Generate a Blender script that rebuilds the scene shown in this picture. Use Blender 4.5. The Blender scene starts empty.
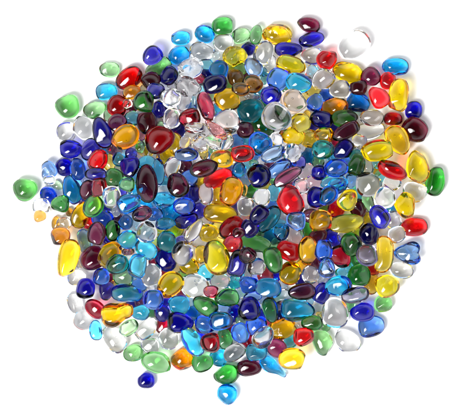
import bpy, math, random
import numpy as np
from mathutils import Vector

scene = bpy.context.scene
COL = scene.collection
PX = 0.0006                    # one photo pixel is about 0.6 mm on the table
CAM_H = 1.10                   # camera height above the table

# every pebble as measured: x y length width turn colour layer form
BEADS = """
152.1 55.6 19.7 17.7 40 B 1 pebble
109.3 69.9 19.3 14.7 0 G 0 pebble
129.1 78.3 27.5 19.7 35 R 1 pebble
158.6 68.5 26.5 17.7 30 G 0 chip
150.8 80.7 19.7 17.7 0 Q 1 pebble
180.6 37.9 18.1 14.1 0 T 0 pebble
204.6 34.1 19.3 16.7 -15 T 0 pebble
222.2 25.7 19.7 17.3 0 F 0 pebble
223.4 42.8 19.3 16.7 0 C 0 pebble
202.6 51.6 24.6 18.7 0 C 0 pebble
179.0 55.2 20.6 17.3 35 T 0 pebble
235.0 56.1 23.6 19.7 10 Y 1 wavy
216.0 55.2 7.9 7.9 0 C 0 pebble
190.4 67.9 25.5 21.6 0 C 2 rough
206.1 64.0 15.7 9.8 0 T 0 pebble
219.5 69.3 18.7 17.7 -35 S 1 tri
215.0 84.0 23.2 18.1 15 N 2 pebble
169.2 75.8 18.7 16.7 60 N 2 pebble
235.6 77.8 16.7 15.7 90 W 2 pebble
241.4 35.5 17.7 14.7 20 G 0 pebble
256.0 34.5 18.7 11.8 75 F 0 pebble
277.2 34.5 28.5 20.6 -15 Y 1 wavy
308.7 24.7 22.6 14.7 -15 P 1 pebble
311.6 39.4 24.6 13.8 15 B 1 pebble
288.4 49.9 26.5 14.7 -5 B 1 pebble
248.3 49.3 14.7 12.8 30 B 0 pebble
263.5 52.2 23.6 18.7 75 C 1 pebble
270.3 64.0 17.7 11.8 70 C 0 pebble
291.0 65.0 28.5 17.7 -15 Y 1 pebble
311.6 55.8 21.6 16.7 0 C 1 pebble
253.6 67.0 19.7 15.7 -60 I 2 pebble
240.9 68.9 13.8 11.8 0 F 0 pebble
277.8 79.7 22.6 20.6 60 V 1 pebble
264.0 79.7 9.8 7.9 90 E 0 pebble
298.8 83.1 24.6 18.7 -10 T 2 pebble
311.6 71.9 14.7 12.8 90 C 1 pebble
327.1 59.1 20.6 18.7 45 R 1 pebble
353.8 45.3 32.4 24.6 35 C 0 pebble
347.7 72.5 29.5 19.7 -20 Y 1 pebble
323.1 79.7 22.6 19.7 50 C 2 pebble
370.9 76.8 18.7 17.7 -45 P 2 pebble
395.5 66.3 25.5 16.7 -5 T 0 pebble
387.7 81.1 16.7 15.7 60 R 0 pebble
398.5 94.8 31.4 19.7 82 Y 2 pebble
378.8 96.8 22.0 18.7 -55 R 2 pebble
67.9 107.1 23.2 22.0 20 G 0 tri
66.3 132.0 18.7 18.7 0 C 0 pebble
83.2 128.1 22.6 19.7 90 C 0 pebble
71.4 149.1 22.0 17.7 -5 B 0 pebble
106.5 91.4 20.6 15.7 10 T 0 pebble
95.1 109.4 22.6 15.7 25 G 0 tri
117.4 105.9 20.6 19.7 60 R 1 pebble
131.7 92.1 17.7 13.8 20 A 1 pebble
127.6 104.5 10.8 9.8 90 H 2 pebble
143.5 101.2 20.6 19.3 90 D 2 pebble
132.5 118.3 15.7 14.7 0 T 1 pebble
116.8 122.2 18.7 16.7 45 Q 1 pebble
102.0 132.6 30.5 17.7 -72 N 2 pebble
125.8 137.0 26.5 23.2 45 A 2 pebble
134.4 133.0 10.8 8.8 90 Y 0 pebble
146.8 123.2 21.6 19.7 90 Q 2 pebble
141.9 135.0 10.8 7.9 90 Q 1 pebble
158.6 138.9 29.5 25.5 40 M 2 tri
155.7 90.8 17.7 16.7 0 N 1 pebble
159.6 109.4 16.7 14.7 90 B 1 pebble
140.0 146.8 11.8 9.8 90 F 0 pebble
161.6 126.1 9.8 9.8 0 F 0 pebble
107.5 115.3 11.8 7.9 90 F 0 pebble
111.5 146.8 15.7 9.8 90 Q 1 pebble
89.8 149.7 21.6 16.7 60 N 1 pebble
187.5 86.8 25.5 18.7 -20 K 2 rough
171.1 97.7 19.7 18.7 40 C 2 wavy
171.7 118.3 19.7 16.7 90 C 2 pebble
189.4 118.3 20.6 17.7 15 M 2 pebble
206.1 106.5 28.5 14.7 -72 M 3 pebble
194.3 102.6 17.7 5.9 90 T 1 pebble
226.8 99.6 24.6 21.6 0 Y 1 pebble
227.7 121.2 24.6 22.6 -45 C 3 tri
195.3 128.1 19.7 10.8 0 C 3 chip
216.0 130.1 25.5 11.8 -40 J 3 rough
175.7 143.8 21.6 13.8 90 A 1 pebble
185.5 142.8 14.7 11.8 90 C 2 pebble
199.2 142.8 17.7 16.7 90 C 2 rough
214.0 140.9 21.6 15.7 -35 C 2 rough
226.8 142.8 17.7 11.8 60 C 2 pebble
235.6 141.9 14.7 14.7 0 V 1 pebble
186.5 154.6 22.6 12.8 0 V 2 pebble
214.0 150.7 9.8 9.8 0 F 1 pebble
203.2 151.7 15.7 9.8 90 A 1 pebble
184.5 101.6 19.7 11.8 60 C 1 pebble
240.9 89.4 17.7 13.8 0 W 3 pebble
252.7 83.9 19.7 17.7 0 W 2 pebble
271.3 95.3 19.7 18.7 0 B 3 pebble
293.9 102.0 25.5 24.0 -15 H 3 pebble
315.1 102.0 18.7 15.7 60 V 3 pebble
251.1 111.0 26.5 23.2 15 E 2 pebble
277.2 117.3 28.5 25.5 -30 K 3 pebble
300.8 122.8 18.7 18.7 20 L 3 pebble
245.2 130.1 16.7 15.7 0 Q 2 pebble
263.5 126.1 23.6 18.7 0 D 1 pebble
256.6 97.7 7.9 5.9 0 Q 1 pebble
292.0 136.0 25.5 17.7 0 Y 1 pebble
260.5 143.8 22.6 22.6 0 S 2 pebble
276.2 140.9 15.7 13.8 90 C 1 pebble
242.8 153.7 21.6 15.7 0 R 3 pebble
273.3 154.2 24.0 14.7 25 I 2 pebble
292.0 152.7 17.7 17.7 0 C 1 pebble
309.6 138.9 21.6 17.7 0 Y 0 wavy
306.7 115.3 9.8 7.9 90 A 1 pebble
304.7 96.7 9.8 7.9 0 A 1 pebble
339.5 89.4 20.6 17.7 0 C 1 pebble
358.5 87.4 16.7 14.7 0 Q 3 pebble
334.5 107.5 26.5 17.7 10 A 1 pebble
358.5 102.6 22.6 19.7 -20 S 2 chip
321.2 119.3 22.0 16.7 -10 N 3 pebble
344.8 118.3 25.5 16.7 0 D 1 pebble
371.5 117.9 23.2 16.1 0 K 3 pebble
345.9 131.4 28.5 14.7 30 Q 3 pebble
369.9 131.1 29.5 16.7 10 C 1 pebble
323.7 135.0 18.7 14.7 0 Y 1 pebble
359.1 141.9 15.7 14.7 60 C 1 pebble
322.8 149.7 21.2 18.7 0 E 3 pebble
343.4 149.7 21.6 16.7 50 N 3 pebble
376.8 150.7 29.5 20.6 10 Y 2 pebble
356.2 155.6 13.8 11.8 0 E 1 pebble
413.8 109.4 16.7 16.1 0 B 0 pebble
393.0 118.7 18.1 12.8 0 M 2 pebble
414.6 130.1 25.5 23.6 -30 P 0 pebble
398.1 139.9 30.5 20.6 -60 Y 1 pebble
25.6 189.7 23.6 22.0 10 G 0 tri
64.0 167.1 17.3 16.7 90 B 0 pebble
78.1 169.0 21.6 15.7 -80 V 0 pebble
49.2 169.6 16.7 13.8 -45 I 0 pebble
45.3 173.5 11.8 7.9 90 C 0 pebble
71.8 189.7 28.5 17.7 -75 S 1 pebble
57.7 185.3 10.8 8.8 -40 G 0 pebble
48.6 195.6 16.7 16.7 0 V 0 pebble
60.0 204.0 17.7 16.7 0 D 1 tri
41.4 206.0 16.7 14.7 0 C 0 pebble
40.0 216.2 11.8 11.8 0 X 1 pebble
56.5 223.3 13.8 9.8 90 O 0 pebble
69.8 211.9 8.8 7.9 90 X 0 pebble
80.1 214.8 26.5 16.7 75 Y 1 pebble
64.0 223.7 14.7 12.8 0 C 0 pebble
49.2 180.4 11.8 9.8 0 C 0 pebble
97.7 160.2 21.6 17.7 60 R 2 pebble
109.5 162.7 16.7 10.8 90 Y 1 pebble
119.3 159.4 13.8 13.8 0 S 1 pebble
131.1 153.9 11.8 11.8 0 B 1 pebble
95.7 173.9 20.6 11.8 0 N 2 pebble
99.1 187.3 17.7 15.7 90 M 2 pebble
88.9 190.2 19.7 17.7 90 Q 1 pebble
92.8 206.6 22.6 18.7 45 F 2 pebble
129.7 167.1 21.2 18.7 90 B 3 pebble
114.0 177.5 18.7 17.7 0 D 1 pebble
126.6 184.4 15.7 14.7 0 F 1 pebble
146.8 183.4 36.4 20.6 -85 Q 3 pebble
145.8 162.7 17.7 13.8 0 T 1 pebble
158.6 171.6 25.5 11.8 90 S 1 pebble
111.5 197.1 20.6 16.7 90 C 2 pebble
129.1 203.0 23.6 18.1 20 S 2 pebble
115.4 210.9 11.8 9.8 90 C 1 pebble
102.6 218.7 21.6 16.7 0 V 1 pebble
125.8 221.7 15.7 14.1 90 V 2 pebble
141.9 213.8 19.7 13.8 20 Q 3 pebble
163.5 200.1 22.6 17.7 0 T 2 wavy
143.9 204.0 17.7 11.8 0 S 1 pebble
154.7 213.8 15.7 13.8 0 V 1 pebble
163.5 191.2 15.7 11.8 0 C 1 pebble
165.5 223.7 19.7 11.8 0 S 2 pebble
171.7 167.7 22.6 14.7 70 C 1 pebble
204.2 168.6 27.5 15.7 20 Q 3 pebble
221.8 158.8 21.6 16.7 0 A 2 pebble
239.1 169.6 15.7 14.1 90 S 2 pebble
217.9 178.5 29.5 15.7 25 R 2 pebble
190.0 177.5 16.7 14.7 -30 V 2 pebble
177.6 184.9 24.6 19.7 -65 Q 3 pebble
194.3 193.6 17.7 11.8 90 N 1 pebble
206.1 194.2 21.6 14.1 90 C 2 pebble
231.3 191.6 28.5 21.2 72 A 3 pebble
217.9 197.1 17.7 11.8 90 Y 1 pebble
184.5 206.0 21.6 16.7 0 V 2 pebble
199.2 210.9 15.7 11.8 90 B 1 pebble
220.9 213.8 33.4 18.7 -10 Y 2 pebble
186.5 220.7 23.6 13.8 20 B 1 pebble
243.5 190.2 11.8 7.9 90 Y 0 pebble
258.9 175.9 22.6 22.6 0 N 3 pebble
279.2 168.6 25.5 13.8 30 V 2 pebble
287.6 176.5 29.5 13.8 30 Q 3 pebble
300.8 186.3 16.7 15.7 0 C 2 pebble
273.9 193.2 17.7 12.8 90 T 1 pebble
290.0 201.1 30.5 23.6 -60 R 3 pebble
261.5 198.1 17.7 16.7 90 C 1 pebble
245.8 207.0 17.7 16.7 90 C 2 pebble
258.9 214.8 19.7 15.7 50 N 3 pebble
269.4 219.7 29.5 15.7 55 E 2 pebble
295.9 221.7 17.7 17.7 0 I 3 pebble
280.2 224.6 15.7 11.8 0 T 1 pebble
310.6 215.8 15.7 13.8 0 Q 2 pebble
304.7 201.1 15.7 11.8 90 C 0 pebble
253.6 163.7 9.8 7.9 0 F 1 pebble
356.2 164.7 21.6 17.7 75 D 2 pebble
336.1 168.0 22.6 17.3 0 V 3 pebble
319.2 172.6 14.7 14.7 0 B 2 pebble
332.6 181.4 23.6 11.8 15 T 1 pebble
338.5 185.3 18.7 15.7 30 T 2 pebble
351.2 180.4 15.7 11.8 90 V 1 pebble
316.9 197.1 20.6 18.7 90 B 1 pebble
328.3 195.8 20.6 15.7 45 S 3 pebble
347.9 199.5 21.6 18.7 65 L 3 pebble
336.5 208.9 16.7 16.7 0 R 1 pebble
358.1 208.9 19.7 16.7 90 Q 1 pebble
368.9 184.4 24.6 23.6 0 K 2 pebble
384.7 197.1 21.2 20.6 90 C 2 pebble
368.9 203.0 19.7 10.8 -65 F 1 pebble
379.7 216.8 23.2 17.7 -55 B 3 pebble
320.8 220.7 22.6 20.6 0 A 3 pebble
346.3 223.7 34.4 18.7 10 L 2 pebble
368.0 166.7 13.8 11.8 90 C 0 pebble
417.1 166.7 31.4 22.0 -80 Y 1 pebble
392.2 170.6 29.5 16.7 -25 R 2 pebble
435.8 181.4 28.5 18.7 78 F 0 pebble
415.2 192.2 23.6 20.6 0 C 0 pebble
392.6 182.4 17.7 15.7 0 C 1 pebble
405.7 205.4 25.2 20.6 -70 Y 2 pebble
393.6 219.7 17.7 15.7 90 C 0 pebble
60.4 236.1 18.7 17.7 0 X 1 pebble
68.3 258.3 36.4 20.0 80 Y 1 chip
85.2 242.6 26.5 13.4 -75 I 0 pebble
76.7 277.0 17.7 15.7 0 C 0 pebble
85.6 288.3 19.7 18.7 90 B 1 pebble
79.7 263.2 9.8 7.9 90 C 0 pebble
96.7 233.3 22.6 17.7 85 Q 3 pebble
112.8 230.8 20.6 14.7 90 D 2 pebble
127.8 239.6 20.6 17.7 0 T 2 pebble
146.8 231.8 20.6 19.7 90 K 3 pebble
166.5 241.6 20.6 18.7 90 E 3 pebble
154.7 242.6 11.8 6.9 90 Y 1 pebble
92.4 258.3 24.6 22.6 30 P 2 pebble
110.5 255.3 27.5 21.6 50 A 2 pebble
117.4 264.2 22.0 19.3 30 E 3 pebble
123.2 277.0 19.7 16.7 0 G 1 pebble
128.2 251.4 11.8 7.9 0 Q 1 pebble
145.8 249.4 22.6 16.7 -40 T 2 pebble
137.6 265.2 23.6 17.7 75 T 3 pebble
151.3 275.0 21.6 19.3 90 C 2 pebble
101.0 276.6 16.7 15.7 90 V 2 pebble
106.5 290.7 18.7 14.7 90 N 1 pebble
127.2 293.1 30.5 17.3 -3 S 3 pebble
139.0 285.8 15.7 13.8 0 V 1 pebble
194.3 230.8 25.5 13.8 55 C 3 pebble
209.1 232.7 18.7 17.7 0 Y 2 pebble
231.7 227.8 26.5 19.7 45 M 2 pebble
232.7 243.9 18.7 16.7 0 M 2 pebble
238.6 232.7 11.8 9.8 0 Q 3 pebble
182.5 253.4 24.6 20.6 80 K 3 pebble
165.8 260.2 22.6 19.7 -70 B 2 pebble
189.4 266.1 18.7 15.7 0 Y 2 pebble
201.2 254.4 17.7 11.8 90 Y 1 pebble
216.9 257.3 33.8 24.6 -75 L 3 pebble
216.0 241.6 17.7 9.8 0 Y 1 pebble
169.8 284.8 27.5 22.0 45 Y 2 pebble
206.1 272.0 15.7 14.7 -35 T 1 pebble
195.3 285.8 26.5 23.6 0 C 1 pebble
219.9 280.9 19.7 13.8 0 C 0 pebble
237.6 263.2 26.5 17.3 80 N 3 pebble
211.0 291.7 14.7 11.8 0 M 2 pebble
180.6 240.6 11.8 9.8 0 B 1 pebble
249.7 227.8 17.7 17.7 -50 N 2 pebble
281.1 231.8 17.7 15.7 90 S 1 pebble
254.6 243.5 31.4 15.7 -10 F 1 pebble
247.7 255.3 16.7 15.7 0 Q 3 pebble
256.6 267.1 17.7 16.7 30 K 2 pebble
273.3 260.2 25.5 17.7 -75 D 3 pebble
289.0 250.4 23.6 19.7 -15 R 2 pebble
307.7 250.4 27.5 18.7 85 A 2 pebble
265.4 274.0 15.7 13.8 0 R 1 pebble
290.0 273.0 22.6 19.7 80 Y 2 pebble
310.6 275.0 17.7 16.7 90 C 1 pebble
248.7 284.8 19.7 16.7 0 V 2 pebble
268.4 287.8 24.6 18.7 0 T 3 pebble
301.8 291.7 26.5 16.1 0 Q 3 pebble
368.9 234.3 21.2 18.1 -70 N 3 pebble
384.7 254.4 35.0 17.3 85 Y 2 bend
351.2 244.5 22.6 20.6 90 D 3 pebble
340.4 256.7 23.2 18.7 -60 M 2 pebble
367.0 255.3 20.6 20.6 0 U 3 pebble
323.7 251.4 22.6 16.7 90 V 2 pebble
326.7 268.1 18.7 15.7 90 I 2 pebble
359.1 275.0 22.0 21.2 0 F 3 pebble
341.4 273.0 12.8 9.8 0 T 1 pebble
338.5 285.8 25.9 19.3 5 T 3 pebble
321.8 292.7 20.6 16.7 70 B 2 pebble
371.9 283.8 20.6 13.8 75 O 1 pebble
387.6 285.8 22.6 21.2 20 Y 2 chip
355.2 295.0 26.5 15.3 8 U 3 pebble
414.6 226.8 25.5 18.1 8 R 1 pebble
396.9 234.7 16.7 16.7 0 C 1 pebble
407.3 253.0 25.5 22.0 0 I 1 wedge
401.4 270.1 23.6 15.7 -10 C 0 pebble
75.3 303.3 20.6 14.7 -75 C 0 pebble
83.6 319.8 19.7 19.7 0 C 0 pebble
95.1 308.6 21.2 16.7 -45 M 1 pebble
95.7 330.2 19.3 12.2 -85 T 0 pebble
117.4 314.9 30.5 23.2 5 Y 1 tear
114.4 339.1 28.5 18.7 -55 C 0 chip
128.6 327.7 20.0 14.1 35 G 1 pebble
133.1 353.2 19.3 16.1 15 G 0 pebble
140.3 312.6 17.7 14.7 0 T 0 pebble
153.1 299.8 19.3 18.7 0 V 2 pebble
162.0 313.2 16.7 15.3 90 B 1 pebble
146.8 328.3 25.5 16.7 40 C 0 chip
149.8 346.0 17.7 15.7 0 C 0 pebble
156.1 362.3 29.1 20.6 -12 G 1 pebble
146.2 380.2 16.7 15.3 0 B 0 pebble
179.0 304.7 20.6 17.7 0 T 2 pebble
180.2 323.0 25.5 19.7 -12 B 2 tri
168.8 338.7 20.6 19.7 90 C 0 pebble
192.0 342.0 30.5 16.7 -60 T 2 pebble
210.1 342.6 18.7 18.7 0 M 2 pebble
224.8 338.7 20.6 14.1 -80 F 1 pebble
205.1 324.4 19.7 17.7 0 V 1 pebble
220.9 321.0 23.6 17.7 0 S 2 pebble
223.8 309.6 13.8 9.8 0 V 0 pebble
205.1 305.7 25.5 17.3 -28 D 1 pebble
226.8 297.4 23.6 16.7 5 F 2 pebble
240.5 332.8 19.7 17.7 90 V 1 pebble
234.6 351.9 23.2 15.7 30 K 2 pebble
218.3 357.8 16.7 16.7 0 T 1 pebble
182.2 359.1 22.0 21.6 0 O 1 pebble
202.6 362.5 20.6 18.1 10 F 1 pebble
226.2 374.3 24.6 19.3 15 F 1 pebble
227.3 394.3 19.7 19.3 90 T 0 pebble
249.1 308.6 23.2 21.6 90 N 3 pebble
252.7 296.8 17.7 8.8 0 V 1 pebble
270.3 310.0 24.6 14.9 -82 F 2 pebble
297.8 310.6 32.4 21.6 -5 T 1 egg
282.1 329.3 27.5 19.7 15 Y 1 wavy
256.6 326.3 20.6 18.7 0 V 1 pebble
263.5 337.1 23.2 18.7 50 K 3 pebble
312.0 323.0 20.6 14.7 0 D 1 pebble
303.7 337.1 19.7 17.7 0 R 1 pebble
276.6 347.9 19.7 17.7 -30 P 1 pebble
256.6 351.9 20.6 16.7 10 T 2 pebble
292.0 358.7 25.5 20.6 0 A 1 pebble
249.1 368.0 23.6 16.7 -5 P 1 pebble
272.9 367.6 29.5 14.1 -40 T 0 tear
335.5 312.6 28.5 25.5 80 C 0 pebble
362.4 312.0 23.6 18.7 5 B 1 pebble
371.5 326.3 25.5 20.6 10 I 0 pebble
383.3 303.7 17.7 16.1 0 G 0 pebble
322.8 342.0 25.9 18.7 -70 G 0 tri
346.7 341.1 27.5 20.6 -40 C 0 pebble"""
WTOP, KEY, SIZE = 1.75, 50, 1.06
rng = np.random.RandomState(7)
random.seed(7)

# ------------------------------------------------------------------ materials
# transmitted colour (linear) through a typical 9 mm pebble, words for the label; darker tones have shade from stacking mixed in
GLASS = {
    'B': ((.008, .006, .42), 'cobalt blue'), 'N': ((.006, .005, .20), 'navy blue'),
    'T': ((.04, .54, .94), 'turquoise'), 'S': ((.008, .25, .70), 'cerulean blue'),
    'V': ((.04, .17, .78), 'denim blue'), 'I': ((.22, .42, .80), 'pale sky blue'),
    'E': ((.018, .33, .38), 'teal'), 'G': ((.40, .70, .37), 'light green'),
    'F': ((.075, .42, .085), 'mid green'), 'D': ((.030, .20, .032), 'dark green'),
    'Y': ((.985, .74, .010), 'yellow'), 'A': ((.87, .54, .010), 'amber yellow'),
    'O': ((.88, .42, .010), 'orange'), 'L': ((.82, .66, .03), 'olive yellow'),
    'X': ((.42, .13, .003), 'burnt amber'),
    'W': ((.24, .10, .012), 'brown'), 'R': ((.72, .006, .010), 'red'),
    'M': ((.36, .003, .012), 'dark red'), 'P': ((.20, .010, .055), 'plum purple'),
    'Q': ((.075, .005, .020), 'blackish plum'), 'C': ((.975, .98, .98), 'clear'),
    'K': ((.62, .62, .63), 'smoky clear'), 'U': ((.36, .34, .46), 'grey violet'),
    'H': ((.80, .66, .56), 'peach tinted clear'), 'J': ((.72, .25, .28), 'pink'),
}

def glass_material(key, rough_form):
    rgb, word = GLASS[key]
    m = bpy.data.materials.new((word + ' glass' + (' wavy' if rough_form else '')).replace(' ', '_'))
    m.use_nodes = True
    nt = m.node_tree; nt.nodes.clear(); L = nt.links.new
    out = nt.nodes.new('ShaderNodeOutputMaterial')
    b = nt.nodes.new('ShaderNodeBsdfPrincipled')
    b.inputs['Base Color'].default_value = (1, 1, 1, 1)
    b.inputs['Transmission Weight'].default_value = 1.0
    b.inputs['IOR'].default_value = 1.48
    # tumbled skin: mostly polished with faintly dull patches
    tc = nt.nodes.new('ShaderNodeTexCoord')
    oi = nt.nodes.new('ShaderNodeObjectInfo')
    add = nt.nodes.new('ShaderNodeVectorMath'); add.operation = 'ADD'
    sc = nt.nodes.new('ShaderNodeVectorMath'); sc.operation = 'SCALE'
    comb = nt.nodes.new('ShaderNodeCombineXYZ')
    for k in range(3): L(oi.outputs['Random'], comb.inputs[k])
    L(comb.outputs[0], sc.inputs[0]); sc.inputs['Scale'].default_value = 3.7
    L(tc.outputs['Object'], add.inputs[0]); L(sc.outputs[0], add.inputs[1])
    n1 = nt.nodes.new('ShaderNodeTexNoise'); n1.inputs['Scale'].default_value = 160; n1.inputs['Detail'].default_value = 3
    L(add.outputs[0], n1.inputs['Vector'])
    mr = nt.nodes.new('ShaderNodeMapRange')
    mr.inputs['From Min'].default_value = .5; mr.inputs['From Max'].default_value = .8
    mr.inputs['To Min'].default_value = .022; mr.inputs['To Max'].default_value = .10
    L(n1.outputs['Fac'], mr.inputs['Value']); L(mr.outputs[0], b.inputs['Roughness'])
    n2 = nt.nodes.new('ShaderNodeTexNoise')
    n2.inputs['Scale'].default_value = 260 if rough_form else 130
    n2.inputs['Detail'].default_value = 2
    L(add.outputs[0], n2.inputs['Vector'])
    bump = nt.nodes.new('ShaderNodeBump')
    bump.inputs['Strength'].default_value = .40 if rough_form else .30
    bump.inputs['Distance'].default_value = .0009 if rough_form else .0006
    L(n2.outputs['Fac'], bump.inputs['Height']); L(bump.outputs[0], b.inputs['Normal'])
    va = nt.nodes.new('ShaderNodeVolumeAbsorption')
    sig = [-math.log(c) / .009 for c in rgb]
    mx = max(sig) * 1.02
    va.inputs['Color'].default_value = tuple(1 - s / mx for s in sig) + (1,)
    va.inputs['Density'].default_value = mx
    # melt depth differs a little from pebble to pebble
    dm = nt.nodes.new('ShaderNodeMapRange')
    dm.inputs['To Min'].default_value = mx * .72; dm.inputs['To Max'].default_value = mx * 1.25
    hs = nt.nodes.new('ShaderNodeHueSaturation'); hs.inputs['Color'].default_value = va.inputs['Color'].default_value
    wn = nt.nodes.new('ShaderNodeTexWhiteNoise'); wn.noise_dimensions = '1D'; L(oi.outputs['Random'], wn.inputs['W'])
    hm = nt.nodes.new('ShaderNodeMapRange'); hm.inputs['To Min'].default_value = .493; hm.inputs['To Max'].default_value = .505
    L(wn.outputs['Value'], hm.inputs['Value']); L(hm.outputs[0], hs.inputs['Hue']); L(hs.outputs[0], va.inputs['Color'])
    L(oi.outputs['Random'], dm.inputs['Value']); L(dm.outputs[0], va.inputs['Density'])
    L(b.outputs[0], out.inputs['Surface']); L(va.outputs[0], out.inputs['Volume'])
    return m

MATS = {}
def glass(key, form):
    r = form in ('rough', 'wavy')
    if (key, r) not in MATS: MATS[key, r] = glass_material(key, r)
    return MATS[key, r]

# ------------------------------------------------------------------ pebble shape
import bmesh
def ico(sub):
    bm = bmesh.new(); bmesh.ops.create_icosphere(bm, subdivisions=sub, radius=1.0)
    me = bpy.data.meshes.new('pebble_base'); bm.to_mesh(me); bm.free()
    me.polygons.foreach_set('use_smooth', [True] * len(me.polygons))
    v = np.empty(len(me.vertices) * 3, np.float32); me.vertices.foreach_get('co', v)
    return me, v.reshape(-1, 3).astype(np.float64)
BASE, DIRS = ico(5)
BUB, BUBV = ico(2)

def rot_z(t):
    c, s = math.cos(t), math.sin(t)
    return np.array([[c, -s, 0], [s, c, 0], [0, 0, 1.]])
def rot_axis(ax, t):
    ax = np.asarray(ax, float); ax /= np.linalg.norm(ax)
    K = np.array([[0, -ax[2], ax[1]], [ax[2], 0, -ax[0]], [-ax[1], ax[0], 0]])
    return np.eye(3) + math.sin(t) * K + (1 - math.cos(t)) * K @ K

def pebble_coords(form, a, b, c, R, dark):
    """unit pebble of the given form, scaled to half axes a, b, c (metres)"""
    d = DIRS
    p = {'chip': 2.5, 'tear': 2.8, 'rough': 2.3, 'wavy': 2.3}.get(form, rng.uniform(2.0, 2.5))
    r = (np.abs(d[:, 0]) ** p + np.abs(d[:, 1]) ** p + np.abs(d[:, 2]) ** 2.1) ** (-1 / p)
    amp = {'rough': .08, 'wavy': .055, 'chip': .03}.get(form, .032)
    for k in range(7 if form in ('rough', 'wavy') else 4):
        w = rng.normal(size=3); w /= np.linalg.norm(w)
        f = rng.uniform(3, 7.5) if form in ('rough', 'wavy') else rng.uniform(1.6, 3.4)
        r = r * (1 + amp * rng.uniform(.4, 1) * np.sin(f * (d @ w) + rng.uniform(0, 6.28)))
    v = d * r[:, None]
    # softly ground flats
    for k in range({'rough': 10, 'chip': 4}.get(form, rng.randint(2, 5))):
        w = rng.normal(size=3); w[2] *= .8; w /= np.linalg.norm(w)
        cut = rng.uniform(.60, .84) if form == 'rough' else rng.uniform(.73, .93)
        h = v @ w
        over = np.maximum(h - cut, 0)
        keep = .28 if form == 'rough' else .30
        v = v - (over * (1 - keep))[:, None] * w
    if form != 'rough' and rng.rand() < (.8 if dark else .45):
        # flat shaped to mirror the key softbox upwards as a broad highlight
        w = np.array([-.27, -.25, .93]) + rng.normal(size=3) * (.13 if dark else .22)
        w = (R.T @ w) * np.array([a, b, c]); w /= np.linalg.norm(w)
        h = v @ w; cut = h.max() * rng.uniform(.80, .92)
        v = v - (np.maximum(h - cut, 0) * .6)[:, None] * w
    x = v[:, 0].copy()
    if form == 'tear':
        t = np.clip((x + .35) / .95, 0, 1); t = t * t * (3 - 2 * t)
        v[:, 1] *= 1 - (.48 if a > 1.6 * b else .34) * t; v[:, 2] *= 1 - .3 * t
        v[:, 1] += .22 * t ** 2
    elif form == 'egg':
        v[:, 1] *= 1 - .32 * x; v[:, 2] *= 1 - .2 * x
    elif form == 'tri':
        t = rng.uniform(0, 6.28); ang = np.arctan2(v[:, 1], v[:, 0])
        k = 1 + .06 * np.cos(3 * ang + t); v[:, 0] *= k; v[:, 1] *= k
    elif form == 'wedge':
        ang = np.arctan2(v[:, 1], v[:, 0])
        k = 1 - .15 * np.cos(3 * ang) - .10 * np.exp(-(ang / .35) ** 2); v[:, 0] *= k; v[:, 1] *= k
    elif form == 'bend':
        v[:, 1] *= .78 + .22 * np.abs(x) ** 1.5; v[:, 1] += .24 * (x ** 2) - .1
    else:
        g = rng.uniform(-.17, .17); v[:, 1] *= 1 + g * x
        v[:, 1] += rng.uniform(-.07, .07) * (x ** 2)
    lo, hi = v.min(0), v.max(0)
    v = (v - (lo + hi) / 2) / ((hi - lo) / 2)
    return v * np.array([a, b, c])

def fill_mesh(me, v, f):
    me.vertices.add(len(v)); me.loops.add(f.size); me.polygons.add(len(f))
    me.vertices.foreach_set('co', v.astype(np.float32).ravel())
    me.loops.foreach_set('vertex_index', f.ravel().astype(np.int32))
    me.polygons.foreach_set('loop_start', np.arange(0, f.size, 3, dtype=np.int32))
    me.polygons.foreach_set('use_smooth', [True] * len(f)); me.update(calc_edges=True)

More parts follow.
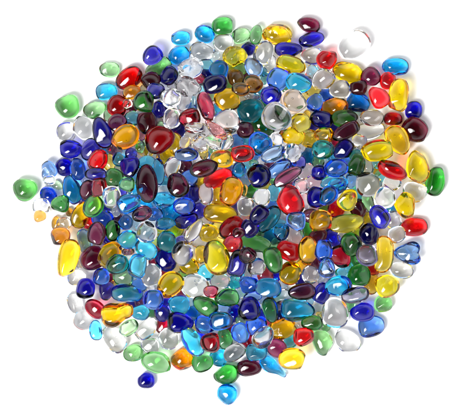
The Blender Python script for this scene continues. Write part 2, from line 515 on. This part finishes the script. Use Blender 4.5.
# ------------------------------------------------------------------ heaping up
rows = [l.split() for l in BEADS.strip().splitlines()]
items = []
for i, t in enumerate(rows):
    x, y, a, b, turn = map(float, t[:5])
    items.append(dict(px=x, py=y, a=a / 2, b=b / 2, turn=turn, col=t[5], lay=int(t[6]), form=t[7], idx=i))
W, H = 459, 417
GR = 2                                              # support grid cells per photo pixel
gx, gy = np.meshgrid((np.arange(W * GR) + .5) / GR, (np.arange(H * GR) + .5) / GR)
def heap_up():
    global height, owner
    height = np.zeros((H * GR, W * GR)); owner = -np.ones((H * GR, W * GR), int)
    order = sorted(range(len(items)), key=lambda i: (items[i]['lay'], items[i]['idx']))
    for i in order:
        it = items[i]
        a, b = it['a'] * SIZE, it['b'] * SIZE
        c = b * (it['flat'])
        R = rot_z(math.radians(it['turn']))
        # the photo plane: x right, y up
        cx, cy = it['px'], it['py']
        rad = a + 1
        i0, i1 = max(0, int((cx - rad) * GR)), min(W * GR, int((cx + rad) * GR) + 1)
        j0, j1 = max(0, int((cy - rad) * GR)), min(H * GR, int((cy + rad) * GR) + 1)
        X = gx[j0:j1, i0:i1] - cx; Y = -(gy[j0:j1, i0:i1] - cy); Hs = height[j0:j1, i0:i1]
        Mb = R @ np.diag([a * a, b * b, c * c]) @ R.T
        u = np.linalg.inv(Mb[:2, :2])
        q = u[0, 0] * X * X + 2 * u[0, 1] * X * Y + u[1, 1] * Y * Y
        core = q < .75
        tilt = np.zeros(2)
        if it['lay'] > 0 and Hs[core].max() > 0:
            A = np.stack([X[core], Y[core], np.ones(core.sum())], 1)
            sol = np.linalg.lstsq(A, Hs[core], rcond=None)[0]
            tilt = sol[:2] * .7
            g = np.hypot(*tilt)
            if g > .42: tilt *= .42 / g
        g = np.hypot(*tilt)
        if g > 1e-3:
            R = rot_axis([tilt[1], -tilt[0], 0], -math.atan(g)) @ R
        Mb = R @ np.diag([a * a, b * b, c * c]) @ R.T
        Mi = np.linalg.inv(Mb[:2, :2])
        q = Mi[0, 0] * X * X + 2 * Mi[0, 1] * X * Y + Mi[1, 1] * Y * Y
        ins = q < .995; hit = q < .84
        w = Mi @ Mb[:2, 2]
        mid = w[0] * X + w[1] * Y
        half = math.sqrt(max(Mb[2, 2] - Mb[2, :2] @ w, 1e-9)) * np.sqrt(np.clip(1 - q, 0, 1))
        z = (Hs - (mid - half))[hit].max()
        z = max(z, math.sqrt(Mb[2, 2]))
        top = z + mid + half
        upd = ins & (top > Hs)
        Hs[upd] = top[upd]; owner[j0:j1, i0:i1][upd] = i
        it.update(z=z, c=c, R=R, A=a, Bx=b)

for it in items: it['flat'] = rng.uniform(.62, .80) if it['form'] != 'rough' else .8
heap_up()
# small pebbles lying on the table in the gaps between the others
CX, CY, RX, RY = 238., 205., 214., 195.
free = owner < 0
pts = [(it['px'], it['py'], it['a'], it['b']) for it in items]
for n in range(400):
    # distance of every uncovered cell to the nearest covered one, by repeated shrinking
    cur = free.copy(); dist = cur.astype(int)
    for k in range(14):
        nx = cur.copy()
        nx[1:] &= cur[:-1]; nx[:-1] &= cur[1:]; nx[:, 1:] &= cur[:, :-1]; nx[:, :-1] &= cur[:, 1:]
        cur = nx; dist += cur
    inside = ((gx - CX) / (RX * .74)) ** 2 + ((gy - CY) / (RY * .74)) ** 2 < 1
    dist = np.where(inside, dist, 0)
    j = int(dist.argmax()); d = dist.flat[j] / GR
    if d < 2.0: break
    y, x = gy.flat[j], gx.flat[j]
    r = min(8.5, max(5.0, d * 1.25 + 2.2))
    near = min((((p[0] - x) ** 2 + (p[1] - y) ** 2), q) for q, p in enumerate(pts))[1]
    key = rng.choice(list('CCCCCCKNBVSQRYTFDMAY'))
    items.append(dict(px=x, py=y, a=r * rng.uniform(1, 1.25), b=r * rng.uniform(.85, 1), turn=rng.uniform(0, 180), col=str(key),
                      lay=-1, form='pebble', idx=1000 + n, flat=rng.uniform(.55, .7)))
    free &= ~(((gx - x) ** 2 + (gy - y) ** 2) < (r * 1.02) ** 2)
heap_up()
print('gap pebbles', len(items) - len(pts), 'tallest mm', height.max() * .6)

vis = np.bincount(owner[owner >= 0].ravel(), minlength=len(items)) / GR ** 2
for i, it in enumerate(items): it['vis'] = vis[i]

# ------------------------------------------------------------------ naming each pebble
FAMILY = {k: v[1] for k, v in GLASS.items()}
NEAR = {'B': 'blue', 'N': 'navy', 'T': 'turquoise', 'S': 'cerulean', 'V': 'denim', 'I': 'pale blue', 'E': 'teal',
        'G': 'light green', 'F': 'green', 'D': 'dark green', 'Y': 'yellow', 'A': 'amber', 'O': 'orange', 'L': 'olive',
        'W': 'brown', 'X': 'burnt amber', 'R': 'red', 'M': 'dark red', 'P': 'plum', 'Q': 'blackish', 'C': 'clear', 'K': 'smoky',
        'U': 'grey', 'H': 'peach', 'J': 'pink'}
HOURS = 'twelve one two three four five six seven eight nine ten eleven'.split()
FORMW = {'rough': 'craggy', 'chip': 'squarish', 'wavy': 'rippled', 'tear': 'teardrop', 'egg': 'egg-shaped',
         'tri': 'three-cornered', 'bend': 'kidney-shaped', 'wedge': 'notched triangular'}
def look(it):
    s = it['a'] * it['b']
    size = 'large' if s > 128 else ('small' if s < 62 else '')
    asp = it['a'] / it['b']
    if it['form'] in FORMW: shape = FORMW[it['form']]
    else: shape = 'round' if asp < 1.14 else ('oval' if asp < 1.5 else 'long')
    return size, shape, FAMILY[it['col']]
def spot(it):
    dx, dy = (it['px'] - CX) / RX, (it['py'] - CY) / RY
    r = math.hypot(dx, dy); h = int(round(math.degrees(math.atan2(dx, -dy)) / 30)) % 12
    if r < .16: return "at the heap's middle"
    ring = "close in at" if r < .45 else ("halfway out at" if r < .76 else "at the rim near")
    return ring + ' ' + HOURS[h] + " o'clock"
SIDES = [('left', (-1, 0)), ('right', (1, 0)), ('above', (0, -1)), ('below', (0, 1))]
def neighbours(i):
    it = items[i]; res = {}
    for name, (dx, dy) in SIDES:
        # walk out from the centre to the first other pebble
        for st in np.arange(2, it['a'] + 7, .5):
            x, y = int((it['px'] + dx * st) * GR), int((it['py'] + dy * st) * GR)
            if not (0 <= x < W * GR and 0 <= y < H * GR): break
            o = owner[y, x]
            if o >= 0 and o != i and vis[o] > 60: res[name] = o; break
            if o < 0 and st > it['a'] + 4: break
    return res
NB = [neighbours(i) for i in range(len(items))]
def phrase(side, o):
    c = NEAR[items[o]['col']]
    return {'left': c + ' on its left', 'right': c + ' on its right', 'above': c + ' above', 'below': c + ' below'}[side]
def facts(i):
    s = {' '.join(w for w in look(items[i]) if w), spot(items[i])}
    for side, o in NB[i].items(): s.add(phrase(side, o))
    return s
FACTS = [facts(i) for i in range(len(items))]
def label_of(i):
    it = items[i]; lk = ' '.join(w for w in look(it) if w); sp = spot(it)
    ph = [phrase(s, o) for s, o in NB[i].items()]
    if not ph: return f"{lk} pebble lying apart from the others, {sp}", True
    from itertools import combinations
    best = None
    for n in (1, 2, 3):
        for cb in combinations(ph, n):
            txt = f"{lk} pebble, {' and '.join(cb)}, {sp}"
            if len(txt.split()) > 16: continue
            rival = sum(1 for j in range(len(items)) if j != i and {lk, sp, *cb} <= FACTS[j])
            rare = sum(sum(c in FACTS[j] for j in range(len(items))) for c in cb)
            key = (rival > 0, abs(n - 2), rare)
            if best is None or key < best[0]: best = (key, txt, rival == 0)
    return best[1], best[2]

# ------------------------------------------------------------------ build the pebbles
ranked = sorted(range(len(items)), key=lambda i: -vis[i])
ALONE = set(ranked[:300])
def place(it):
    """photo pixel to the point at this pebble's own height"""
    z = it['z'] * PX
    k = 1 - z / CAM_H
    return Vector(((it['px'] - W / 2) * PX * k, -(it['py'] - H / 2) * PX * k, z))

bub_f = np.empty(len(BUB.polygons) * 3, np.int32); BUB.polygons.foreach_get('vertices', bub_f); bub_f = bub_f.reshape(-1, 3)[:, ::-1]
used = {}
rest_v, rest_f, rest_m, rest_mats = [], [], [], []
faces = np.empty(len(BASE.polygons) * 3, np.int32); BASE.polygons.foreach_get('vertices', faces); faces = faces.reshape(-1, 3)
for i, it in enumerate(items):
    co = pebble_coords(it['form'], it['A'] * PX, it['Bx'] * PX, it['c'] * PX, it['R'], it['col'] in 'QNPMEB') @ it['R'].T
    loc = place(it)
    mat = glass(it['col'], it['form'])
    if i in ALONE:
        vs, fs = [co], [faces]
        for k in range(rng.choice([0, 0, 0, 1, 2, 4])):      # trapped air bubbles
            w = rng.normal(size=3); w *= rng.uniform(.15, .62) / np.linalg.norm(w)
            rb = it['c'] * PX * rng.uniform(.035, .10)
            at = (w * np.array([it['A'], it['Bx'], it['c']]) * PX) @ it['R'].T
            fs.append(bub_f + sum(map(len, vs))); vs.append(BUBV * rb + at)
        me = bpy.data.meshes.new('glass_pebble'); fill_mesh(me, np.concatenate(vs), np.concatenate(fs))
        me.materials.append(mat)
        o = bpy.data.objects.new('glass_pebble', me); COL.objects.link(o)
        o.location = loc
        lab, ok = label_of(i)
        o['label'] = lab; o['category'] = 'glass pebble'; o['group'] = 'glass pebbles heaped on the white tabletop'
        used.setdefault(lab, []).append(i)
    else:
        rest_f.append(faces + sum(len(v) for v in rest_v))
        rest_v.append(co + np.array(loc))
        if mat not in rest_mats: rest_mats.append(mat)
        rest_m += [rest_mats.index(mat)] * len(faces)
for lab, ids in used.items():
    if len(ids) > 1: print('SAME', lab, ids)
v = np.concatenate(rest_v); f = np.concatenate(rest_f)
me = bpy.data.meshes.new('glass_pebbles'); fill_mesh(me, v, f)
for m in rest_mats: me.materials.append(m)
me.polygons.foreach_set('material_index', np.array(rest_m, np.int32))
me.update()
o = bpy.data.objects.new('glass_pebble_filling', me); COL.objects.link(o)
o['kind'] = 'stuff'; o['label'] = 'mostly hidden glass pebbles showing in the gaps of the heap'; o['category'] = 'glass pebbles'
bpy.data.meshes.remove(BASE); bpy.data.meshes.remove(BUB)

# ------------------------------------------------------------------ white tabletop
bm = bmesh.new(); bmesh.ops.create_grid(bm, x_segments=2, y_segments=2, size=1.2)
me = bpy.data.meshes.new('tabletop'); bm.to_mesh(me); bm.free()
table = bpy.data.objects.new('tabletop', me); COL.objects.link(table); table['kind'] = 'structure'
m = bpy.data.materials.new('white_paper'); m.use_nodes = True
nt = m.node_tree; b = nt.nodes['Principled BSDF']
b.inputs['Roughness'].default_value = .75; b.inputs['Specular IOR Level'].default_value = .2
n = nt.nodes.new('ShaderNodeTexNoise'); n.inputs['Scale'].default_value = 900; n.inputs['Detail'].default_value = 4
cr = nt.nodes.new('ShaderNodeValToRGB')
cr.color_ramp.elements[0].color = (.86, .86, .865, 1); cr.color_ramp.elements[1].color = (.90, .90, .90, 1)
tc = nt.nodes.new('ShaderNodeTexCoord')
nt.links.new(tc.outputs['Object'], n.inputs['Vector'])
nt.links.new(n.outputs['Fac'], cr.inputs[0]); nt.links.new(cr.outputs[0], b.inputs['Base Color'])
me.materials.append(m)

# ------------------------------------------------------------------ light
wd = bpy.data.worlds.new('World'); scene.world = wd; wd.use_nodes = True
nt = wd.node_tree; bg = nt.nodes['Background']
tc = nt.nodes.new('ShaderNodeTexCoord'); sep = nt.nodes.new('ShaderNodeSeparateXYZ')
nt.links.new(tc.outputs['Generated'], sep.inputs[0])
cr = nt.nodes.new('ShaderNodeValToRGB')
e = cr.color_ramp.elements
e[0].position = .20; e[0].color = (.05, .05, .055, 1)
e[1].position = .42; e[1].color = (WTOP, WTOP, WTOP * 1.02, 1)
q = e.new(.64); q.color = (WTOP, WTOP, WTOP * 1.02, 1)
q = e.new(.86); q.color = (.06, .06, .06, 1)
nt.links.new(sep.outputs['Z'], cr.inputs[0]); nt.links.new(cr.outputs[0], bg.inputs['Color'])
bg.inputs['Strength'].default_value = 1.0

def softbox(name, pos, size, size_y, power, col=(1, 1, 1)):
    l = bpy.data.lights.new(name, 'AREA'); l.shape = 'RECTANGLE'; l.size = size; l.size_y = size_y
    l.energy = power; l.color = col
    # the diffuser is brightest in its middle and fades towards its edges
    l.use_nodes = True; nt = l.node_tree; em = nt.nodes['Emission']
    g = nt.nodes.new('ShaderNodeNewGeometry'); sp = nt.nodes.new('ShaderNodeSeparateXYZ')
    nt.links.new(g.outputs['Parametric'], sp.inputs[0])
    def math_node(op, a, b=None):
        n = nt.nodes.new('ShaderNodeMath'); n.operation = op
        for k, x in enumerate((a, b)):
            if x is None: continue
            if isinstance(x, (int, float)): n.inputs[k].default_value = x
            else: nt.links.new(x, n.inputs[k])
        return n.outputs[0]
    prod = None
    for ax in ('X', 'Y'):
        s = math_node('SINE', math_node('MULTIPLY', sp.outputs[ax], math.pi))
        prod = s if prod is None else math_node('MULTIPLY', prod, s)
    nt.links.new(math_node('ADD', math_node('MULTIPLY', prod, 1.9), .12), em.inputs['Strength'])
    o = bpy.data.objects.new(name, l); COL.objects.link(o); o.location = pos
    o.rotation_euler = (-Vector(pos)).to_track_quat('-Z', 'Y').to_euler()
    return o
softbox('key_softbox', (-.68, -.66, 1.50), .46, 1.05, KEY, (1, .985, .96))

# ------------------------------------------------------------------ camera and render
cam = bpy.data.cameras.new('camera'); co = bpy.data.objects.new('camera', cam); COL.objects.link(co)
co.location = (0, 0, CAM_H); cam.sensor_width = 36; cam.lens = 36 * CAM_H / (W * PX)
cam.clip_start = .05; cam.clip_end = 50
scene.camera = co
scene.view_settings.view_transform = 'Standard'; scene.view_settings.look = 'None'
scene.view_settings.exposure = 0; scene.view_settings.gamma = 1
scene.render.engine = 'CYCLES'
cy = scene.cycles
cy.max_bounces = 32; cy.transmission_bounces = 28; cy.diffuse_bounces = 5; cy.glossy_bounces = 8
cy.caustics_refractive = True; cy.caustics_reflective = True; cy.blur_glossy = .3
cy.sample_clamp_indirect = 8
cy.use_denoising = True; cy.denoiser = 'OPENIMAGEDENOISE'
